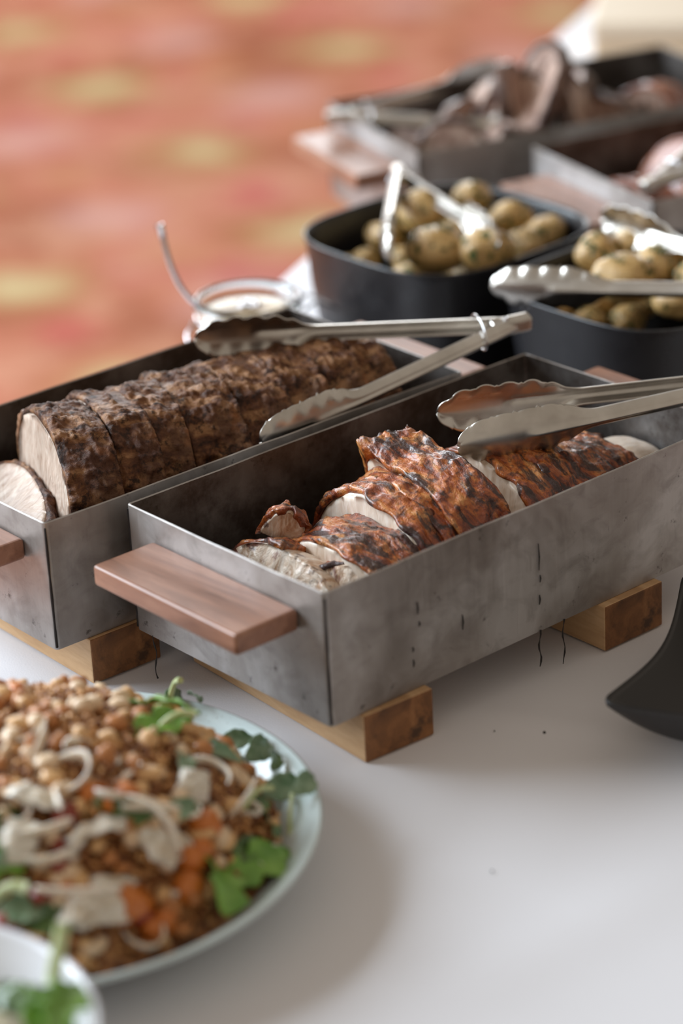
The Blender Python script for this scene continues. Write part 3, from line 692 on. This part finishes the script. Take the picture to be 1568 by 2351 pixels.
# ------------------------------------------------------------------ black dish corner on the right
def black_dish():
    n, m = 160, 28; V = []
    hd = .156
    for i in range(m):
        f = i/(m-1)
        for k in range(n):
            s = 4*k/n; side = int(s); q = s-side
            a = np.array([math.cos(math.pi/2*side), math.sin(math.pi/2*side)]); b = np.array([math.cos(math.pi/2*(side+1)), math.sin(math.pi/2*(side+1))])
            p = a*(1-q)+b*q; mid = math.sin(math.pi*q); p = p*(1-.13*mid**1.0*f)
            cr = 1-.035*math.exp(-(min(q, 1-q)/.03)**2)
            zc = .006*0+ (max(0, f-.45)/.55)**1.7*(.040+.008*(1-mid))
            V.append((*(p*hd*f*cr), zc))
    top = np.array(V); bot = top.copy(); bot[:, 2] -= .005; bot[:, :2] *= .992
    VV = np.concatenate([top, bot]); f1 = grid_faces(m, n, False, True); nT = len(top)
    e = np.arange(n)+(m-1)*n; e2 = np.roll(e, -1)
    F = np.concatenate([f1, f1[:, ::-1]+nT, np.stack([e2, e, e+nT, e2+nT], 1)])
    c = px(1388, 1614, .052)[:2]+hd*.968*np.array([math.cos(rad(22)), math.sin(rad(22))])
    o = obj('black_platter', mesh('black_platter', VV, F, BLACKD), None, yawframe((c[0], c[1], .0062), rad(22)))
    tag(o, 'matt black square platter with upturned pointed corners beside the chicken tray', 'platter')
black_dish()

# ------------------------------------------------------------------ pale box on the far table end
bx = px(1362, 205, 0)
bo = empty('pale_box', yawframe((bx[0], bx[1], 0), rad(-9)))
obj('box_body', box_mesh('box_body', (0, 0, .001), (.30, .26, .066), MB('pale_box', .6, base=(212, 188, 158)).m, .005, 3), bo)
obj('box_lid', box_mesh('box_lid', (-.003, -.003, .0665), (.303, .263, .086), MB('pale_box_lid', .5, base=(224, 206, 182)).m, .005, 3), bo)
tag(bo, 'pale beige box on the white cloth behind the lamb tray', 'box')

# ------------------------------------------------------------------ salad plate
PC = (-.202, -.119); PR = .194
prof = [(.0005, .004), (.10, .004), (.13, .0075), (.16, .018), (.184, .0365), (.1915, .0415), (.194, .0405), (.1925, .0372), (.175, .0245), (.15, .010), (.12, .002), (.105, .0005), (.0005, .0005)]
pl = obj('salad_plate', lathe('salad_plate', prof, PLATE, 160), None, Matrix.Translation((PC[0], PC[1], .0005)))
tag(pl, 'speckled pale celadon plate heaped with chickpea salad', 'plate')
MC = (-.204, -.117); MR = .173
_pr, _pz = np.array([p[0] for p in prof[:6]]), np.array([p[1] for p in prof[:6]])
def mh(x, y):
    d = math.hypot(x-MC[0], y-MC[1])/MR
    pz = float(np.interp(math.hypot(x-PC[0], y-PC[1]), _pr, _pz))+.002
    return max(pz, .016+.102*max(0, 1-d**2.2)**.9)
def on_mound(xp, yp):
    z = .08
    for _ in range(40):
        P = px(xp, yp, z); z = z*.5+.5*mh(P[0], P[1])
    return np.array([P[0], P[1], z])
SB = MB('salad_base', .6, coat=.2); _n = SB.noise(110, 6, .65); SB.col(SB.ramp(_n, [(.34, (72, 40, 20)), (.45, (132, 80, 42)), (.56, (184, 124, 70)), (.68, (216, 168, 114))])).bump(_n, .003, 1.)
n_, m_ = 160, 60; V = []
for i in range(m_):
    f = i/(m_-1)
    for k in range(n_):
        q = 2*math.pi*k/n_; x = MC[0]+MR*f*math.cos(q); y = MC[1]+MR*f*math.sin(q); V.append((x, y, mh(x, y)-.004))
V = np.array(V); V[:, 2] += fbm(V*60, 4, 3)*.006*np.clip((1-np.hypot(V[:, 0]-MC[0], V[:, 1]-MC[1])/MR)*6, 0, 1)
sb = obj('salad_mix', mesh('salad_mix', V, grid_faces(m_, n_, False, True), SB.m)); tag(sb, 'brown mixed salad grains heaped under the toppings on the plate', 'salad', kind='stuff')
def cmat(name, a, b, rough=.45, sc=120, coat=.2, sss=0):
    s = MB(name, rough, coat=coat, sss=sss); s.col(s.ramp(s.noise(sc, 4), [(.35, a), (.65, b)])); return s.m
CPM = [cmat('chickpea_golden', (204, 148, 88), (236, 196, 142)), cmat('chickpea_brown', (160, 96, 46), (204, 138, 78)), cmat('chickpea_pale', (214, 178, 136), (236, 210, 178))]
CRM = [cmat('crumb_brown', (112, 64, 30), (172, 112, 60)), cmat('crumb_gold', (190, 128, 66), (226, 176, 116))]
ONM = cmat('onion_flesh', (206, 188, 164), (236, 226, 212), .3, 60, .3, .3)
LFM = [cmat('leaf_bright', (84, 136, 38), (132, 178, 70), .4, 50), cmat('leaf_mint', (88, 120, 84), (146, 170, 140), .35, 50), cmat('leaf_dark', (48, 74, 30), (92, 120, 56), .4, 50)]
STM = cmat('stalk_pale', (168, 182, 118), (206, 214, 168), .4, 40, .2, .2)
ORM = cmat('pumpkin_orange', (186, 92, 28), (222, 136, 52), .35, 60, .3, .1); RDM = cmat('pepper_red', (120, 36, 22), (160, 64, 40), .35, 60, .3)
def blob(seed, mat, sub=2, amp=.2):
    bm = bmesh.new(); bmesh.ops.create_icosphere(bm, subdivisions=sub, radius=1); V = np.array([v.co for v in bm.verts]); n = fbm(V*1.6+seed*3, 3, seed)*amp
    for v, q in zip(bm.verts, V*(1+n)[:, None]): v.co = q
    return bm_mesh('chickpea', bm, mat, True)
CP = [blob(i, CPM[i % 3], 2, .5) for i in range(9)]
r3 = random.Random(11)
def rot(r): return Matrix.Rotation(r.uniform(0, 6.28), 4, 'Z') @ Matrix.Rotation(r.uniform(0, 6.28), 4, 'X')
def rand_mound(r):
    while True:
        x = r.uniform(MC[0]-.17, MC[0]+.17); y = r.uniform(MC[1]-.17, MC[1]+.17)
        if math.hypot(x-MC[0], y-MC[1]) < .166 and x > -.275: return x, y
for i in range(285):
    x, y = rand_mound(r3)
    rr = r3.uniform(.0045, .0078)
    o = obj('chickpea', CP[r3.randrange(9)], None, Matrix.Translation((x, y, mh(x, y)+.001+rr*.3)) @ rot(r3) @ Matrix.Diagonal((rr*r3.uniform(.8, 1.35), rr, rr*r3.uniform(.65, 1.), 1)))
    tag(o, 'roasted chickpea in the heaped plate of salad', 'chickpea', 'chickpeas in the salad')
for nm, mt, cnt, sd in (('brown_crumbs', CRM[0], 2200, 1), ('golden_crumbs', CRM[1], 2000, 2)):
    r = random.Random(sd); VV, FF = [], []
    base = [(1, 1, 1), (1, -1, -1), (-1, 1, -1), (-1, -1, 1), (1.3, 0, 0), (0, 1.2, 0)]
    for k in range(cnt):
        x, y = rand_mound(r); s_ = r.uniform(.0012, .0036); M3 = np.array(rot(r).to_3x3()); i0 = len(VV)
        for b in ((1, 0, 0), (0, 1, 0), (-1, 0, 0), (0, -1, 0), (0, 0, 1), (0, 0, -1)):
            VV.append(M3 @ (np.array(b)*s_*r.uniform(.7, 1.3)) + np.array([x, y, mh(x, y)+.001+r.uniform(0, .002)]))
        for a, b_ in ((0, 1), (1, 2), (2, 3), (3, 0)): FF += [(i0+a, i0+b_, i0+4), (i0+b_, i0+a, i0+5)]
    o = obj(nm, mesh(nm, VV, FF, mt)); tag(o, ('toasted dark brown' if sd == 1 else 'golden fried') + ' crumbs scattered over the salad', 'crumbs', kind='stuff')
def ribbon(R, w, a0, a1, th=.0009, cone=.5, seed=0):
    n = 28; V = []
    for k in range(n):
        q = rad(a0+(a1-a0)*k/(n-1)); ww = w*(.35+.65*math.sin(math.pi*k/(n-1))**.5) if a1-a0 < 355 else w
        for t_, r_ in ((-1, 1), (1, 1), (1, -1), (-1, -1)):
            rr = R+t_*ww*.5*cone+r_*th; V.append((rr*math.cos(q), rr*math.sin(q)*.8, t_*ww*.5+.1*R*math.sin(2*q+seed)))
    return mesh('onion_slice', V, grid_faces(n, 4, False, True), ONM)
ONS = [ribbon(.014, .006, 0, 359.9, seed=1), ribbon(.018, .006, 10, 200, seed=2), ribbon(.024, .008, 20, 150, seed=3), ribbon(.011, .005, 0, 300, seed=4), ribbon(.03, .006, 30, 110, seed=5)]
def petal():
    n, m = 18, 14; V = []
    for i in range(n):
        a = i/(n-1)*2-1
        for j in range(m):
            b = j/(m-1)*2-1; w = math.sqrt(max(0, 1-a*a*.999)); V.append((a*.020+.002*math.sin(b*3+1), b*w*(.014+.003*math.sin(a*4)), .010*(1-a*a*.6-b*b*.8*w)+.0011*math.sin(b*11+a*3)+.001*math.sin(a*9)))
    return mesh('onion_petal', V, grid_faces(n, m), ONM)
PET = petal()
def lay(name, me, P, lift, rz, rx, ry, sc, lab, cat, grp, solid=0):
    o = obj(name, me, None, Matrix.Translation((P[0], P[1], P[2]+lift)) @ Matrix.Rotation(rad(rz), 4, 'Z') @ Matrix.Rotation(rad(rx), 4, 'X') @ Matrix.Rotation(rad(ry), 4, 'Y') @ Matrix.Scale(sc, 4))
    if solid: m = o.modifiers.new('thickness', 'SOLIDIFY'); m.thickness = solid
    tag(o, lab, cat, grp); return o
LO = 'curled translucent onion slice on the chickpea salad'; GO = 'onion slices in the salad'
for i, (x, y, k, s_) in enumerate([(150, 1790, 0, 1.25), (265, 1825, 1, 1.1), (330, 2150, 3, 1.3), (190, 1990, 4, 1.4), (60, 1835, 2, 1.2), (345, 1960, 2, 1.1), (240, 1930, 2, 1.4), (565, 1868, 3, .9), (470, 1800, 1, 1.), (70, 1690, 3, 1.1),
        (580, 1815, 4, .9), (110, 1950, 1, 1.3), (30, 1760, 4, 1.2), (290, 1790, 3, 1.), (420, 1880, 1, .8), (200, 1880, 2, 1.2), (520, 1830, 4, .9), (90, 1870, 2, 1.3), (280, 1960, 4, 1.3), (350, 2050, 1, 1.), (20, 1880, 0, 1.), (600, 1990, 3, .8), (480, 1700, 4, .8), (120, 2010, 4, 1.2), (400, 1960, 3, 1.), (210, 1750, 1, 1.), (340, 1850, 4, 1.)]):
    lay('onion_slice', ONS[k], on_mound(x, y), .004, r3.uniform(0, 360), r3.uniform(-40, 40), r3.uniform(-30, 30), s_, LO, 'onion', GO)
LP = 'pale cupped onion petal on the chickpea salad'
for x, y, rz, rx, s_ in [(235, 2085, 40, 30, 1.25), (180, 2110, 90, -20, 1.1), (440, 1820, 60, 50, .9), (20, 1950, 10, 20, 1.2), (70, 1850, 140, 30, 1.), (360, 1960, 100, 35, 1.1), (620, 1985, 80, 40, .7), (230, 1930, 30, -30, 1.1)]:
    lay('onion_petal', PET, on_mound(x, y), .003, rz, rx, r3.uniform(-20, 20), s_, LP, 'onion', 'onion petals in the salad', .0012)
def leaf_mesh(mat, Lf, Wf, serr=0., lobes=0, seed=0, bend=.3):
    n, m = 26, 11; V = []
    for i in range(n):
        f = i/(n-1); w = Wf*math.sin(math.pi*min(1, f*.97+.03))**.75*(1+serr*(((i*.5) % 1)-.5))
        if lobes: w *= .55+.6*abs(math.sin(math.pi*f*lobes))
        for j in range(m):
            t_ = j/(m-1)*2-1
            V.append((Lf*(f-.5), w*t_, -bend*Lf*(f-.5)**2*1.4+.25*w*abs(t_)+.0012*math.sin(f*22+abs(t_)*4)*abs(t_)+.02*Lf*math.sin(3*f+seed)))
    return mesh('leaf', V, grid_faces(n, m), mat)
LV = {'bright': leaf_mesh(LFM[0], .042, .011, .15, 2.5, 1), 'mint': leaf_mesh(LFM[1], .030, .0095, .2, 0, 2), 'dark': leaf_mesh(LFM[2], .034, .008, .1, 0, 3), 'long': leaf_mesh(LFM[1], .038, .006, .05, 0, 4, .9)}
HL = {'bright': 'bright green torn herb leaf on the chickpea salad', 'mint': 'grey green mint leaf on the chickpea salad', 'dark': 'dark green leaf tucked into the chickpea salad', 'long': 'narrow curved green leaf on the chickpea salad'}
for x, y, k, rz, rx, s_ in [(365, 1648, 'bright', -5, -25, 1.35), (375, 1692, 'bright', 30, 25, 1.1), (600, 1740, 'mint', 60, 50, 1.05), (545, 1720, 'mint', 10, 50, .8), (635, 1760, 'dark', 90, 60, .9), (655, 1830, 'mint', 25, 45, 1.1), (705, 1820, 'mint', 60, 50, .9),
        (430, 1765, 'long', 100, 40, 1.1), (490, 1740, 'long', -30, 30, 1.), (515, 2050, 'bright', 100, 42, 1.7), (600, 2015, 'bright', 45, 35, 1.4), (625, 1910, 'dark', 110, 55, 1.0), (570, 1970, 'dark', 60, 45, 1.0), (25, 1920, 'dark', 60, 40, 1.4), (10, 2010, 'bright', 40, 40, 1.2), (100, 2130, 'dark', -20, 40, 1.4),
        (60, 2110, 'mint', 20, 30, 1.2), (270, 1890, 'dark', -5, 60, 1.5), (410, 1885, 'long', 30, 50, 1.2), (40, 1965, 'long', 80, 60, 1.3), (400, 1625, 'mint', 60, 60, .9), (600, 1870, 'dark', 70, 30, .8), (450, 1620, 'mint', 120, 40, .6)]:
    lay('herb_leaf', LV[k], on_mound(x, y), .011 if k == 'bright' else .008, rz, rx, 0, s_, HL[k], 'leaf', 'herb leaves in the salad', .0005)
def stalk(x0, y0, x1, y1, dz, r, lab):
    A = on_mound(x0, y0)+np.array([0, 0, .004]); B = px(x1, y1, A[2]+dz)
    pts = [A*(1-k)+B*k+np.array([0, 0, .006*math.sin(math.pi*k)]) for k in np.linspace(0, 1, 10)]
    o = obj('herb_stalk', tube('herb_stalk', [p-A for p in pts], [r*(.8+.5*abs(k-.5)) for k in np.linspace(0, 1, 10)], STM, 8), None, Matrix.Translation(Vector(A)))
    tag(o, lab, 'stalk', 'herb stalks in the salad')
stalk(390, 1625, 414, 1562, .030, .0024, 'pale stalk standing up from the top of the salad by the plate rim')
stalk(360, 1690, 448, 1640, .008, .0024, 'pale stalk lying across a bright green leaf')
stalk(672, 1835, 665, 1925, -.012, .0016, 'thin green stem hanging from the mint leaves at the plate rim')
stalk(-20, 2085, 62, 2040, .012, .0042, 'thick pale green stalk at the low side of the salad')
stalk(560, 1870, 625, 1810, .004, .0018, 'thin pale stalk near the mint leaves')
def cube_mesh(nm, mat, seed):
    bm = bmesh.new(); bmesh.ops.create_cube(bm, size=1); r = random.Random(seed)
    for v in bm.verts: v.co += Vector([r.uniform(-.18, .18) for _ in range(3)])
    bmesh.ops.bevel(bm, geom=bm.edges[:], offset=.16, segments=3, affect='EDGES'); return bm_mesh(nm, bm, mat, True)
CU = [cube_mesh('pumpkin_chunk', ORM, 1), cube_mesh('pumpkin_chunk', ORM, 2), cube_mesh('pepper_piece', RDM, 3)]
for x, y, k, s_ in [(298, 2085, 0, .020), (432, 2045, 1, .019), (290, 1845, 1, .018), (470, 1905, 0, .016), (378, 2125, 1, .016), (440, 1985, 0, .015), (260, 1850, 0, .014), (460, 1960, 1, .014), (350, 2140, 0, .012), (150, 2050, 1, .013), (210, 1830, 0, .013), (40, 1600, 1, .012)]:
    lay('pumpkin_chunk', CU[k], on_mound(x, y), .003, r3.uniform(0, 360), r3.uniform(-30, 30), r3.uniform(-30, 30), s_, 'soft orange pumpkin chunk in the chickpea salad', 'pumpkin', 'pumpkin chunks in the salad')
for x, y, s_ in [(155, 1880, .014), (110, 2065, .014), (135, 1950, .010), (330, 2110, .012), (10, 2130, .014), (145, 2000, .011)]:
    lay('pepper_piece', CU[2], on_mound(x, y), .003, r3.uniform(0, 360), r3.uniform(-30, 30), 0, s_, 'dark red pepper piece in the chickpea salad', 'pepper', 'red pepper pieces in the salad')

# ------------------------------------------------------------------ second bowl in the near corner
BZ = .085
bc = px(20, 2330, BZ); pts = [px(x, y, BZ) for x, y in ((0, 2115), (70, 2155), (130, 2205), (200, 2270), (250, 2330))]
Q = np.array(pts)[:, :2]; Rb = .125
c0 = np.array([-.27, -.45])
for _ in range(200):
    dv = Q-c0; dn = np.linalg.norm(dv, axis=1); c0 = c0+((dv/dn[:, None])*(dn-Rb)[:, None]).mean(0)*1.2
bowl = obj('white_bowl', lathe('white_bowl', [(.0005, .006), (.05, .006), (.085, .022), (.11, .052), (.121, BZ-.003), (.1235, BZ), (.126, BZ-.001), (.125, BZ-.006), (.115, .05), (.09, .018), (.055, .0005), (.0005, .0005)], WHITEP, 96), None, Matrix.Translation((c0[0], c0[1], .0005)))
tag(bowl, 'white porcelain bowl of green salad beside the chickpea plate', 'bowl')
r4 = random.Random(3)
n_, m_ = 60, 20; V = []
for i in range(m_):
    f = i/(m_-1)
    for k in range(n_):
        q = 2*math.pi*k/n_; V.append((c0[0]+.108*f*math.cos(q), c0[1]+.108*f*math.sin(q), .058+.018*(1-f*f)))
V = np.array(V); V[:, 2] += fbm(V*70, 3, 8)*.004
sm = obj('green_salad_mix', mesh('green_salad_mix', V, grid_faces(m_, n_, False, True), cmat('slaw', (150, 130, 96), (206, 196, 160)))); tag(sm, 'pale shredded salad filling the white bowl', 'salad', kind='stuff')
for i in range(26):
    q = r4.uniform(0, 6.28); d = .095*math.sqrt(r4.random()); x, y = c0[0]+d*math.cos(q), c0[1]+d*math.sin(q)
    lay('salad_leaf', LV[('bright', 'bright', 'dark')[i % 3]], (x, y, .074), .004, r4.uniform(0, 360), r4.uniform(-40, 40), 0, 1.3, 'green leaf in the white bowl of salad', 'leaf', 'leaves in the white bowl', .0005)
A = px(120, 2260, .085); B = px(145, 2120, .115)
o = obj('salad_stalk', tube('salad_stalk', [(A*(1-k)+B*k)-A for k in np.linspace(0, 1, 8)], .0042, STM, 10), None, Matrix.Translation(Vector(A))); tag(o, 'pale green stalk sticking out over the white bowl rim', 'stalk')
for x, y, rz in ((100, 2310, 80), (130, 2330, 100), (150, 2300, 70)):
    lay('salad_leaf', LV['bright'], px(x, y, .09), 0, rz, 30, 0, 1.2, 'green leaf in the white bowl of salad', 'leaf', 'leaves in the white bowl', .0005)

# ------------------------------------------------------------------ crumbs on the cloth
cr = blob(9, DRIP, 1, .5)
for x, y, s_ in [(1250, 1682, .0012), (1140, 1642, .0006), (1135, 1678, .0006), (1130, 2000, .0008)]:
    P = px(x, y, 0); o = obj('fallen_crumb', cr, None, Matrix.Translation((P[0], P[1], .0)) @ Matrix.Scale(s_, 4)); tag(o, 'tiny dark crumb fallen on the white tablecloth', 'crumb', 'crumbs on the cloth')
bpy.context.view_layer.update()
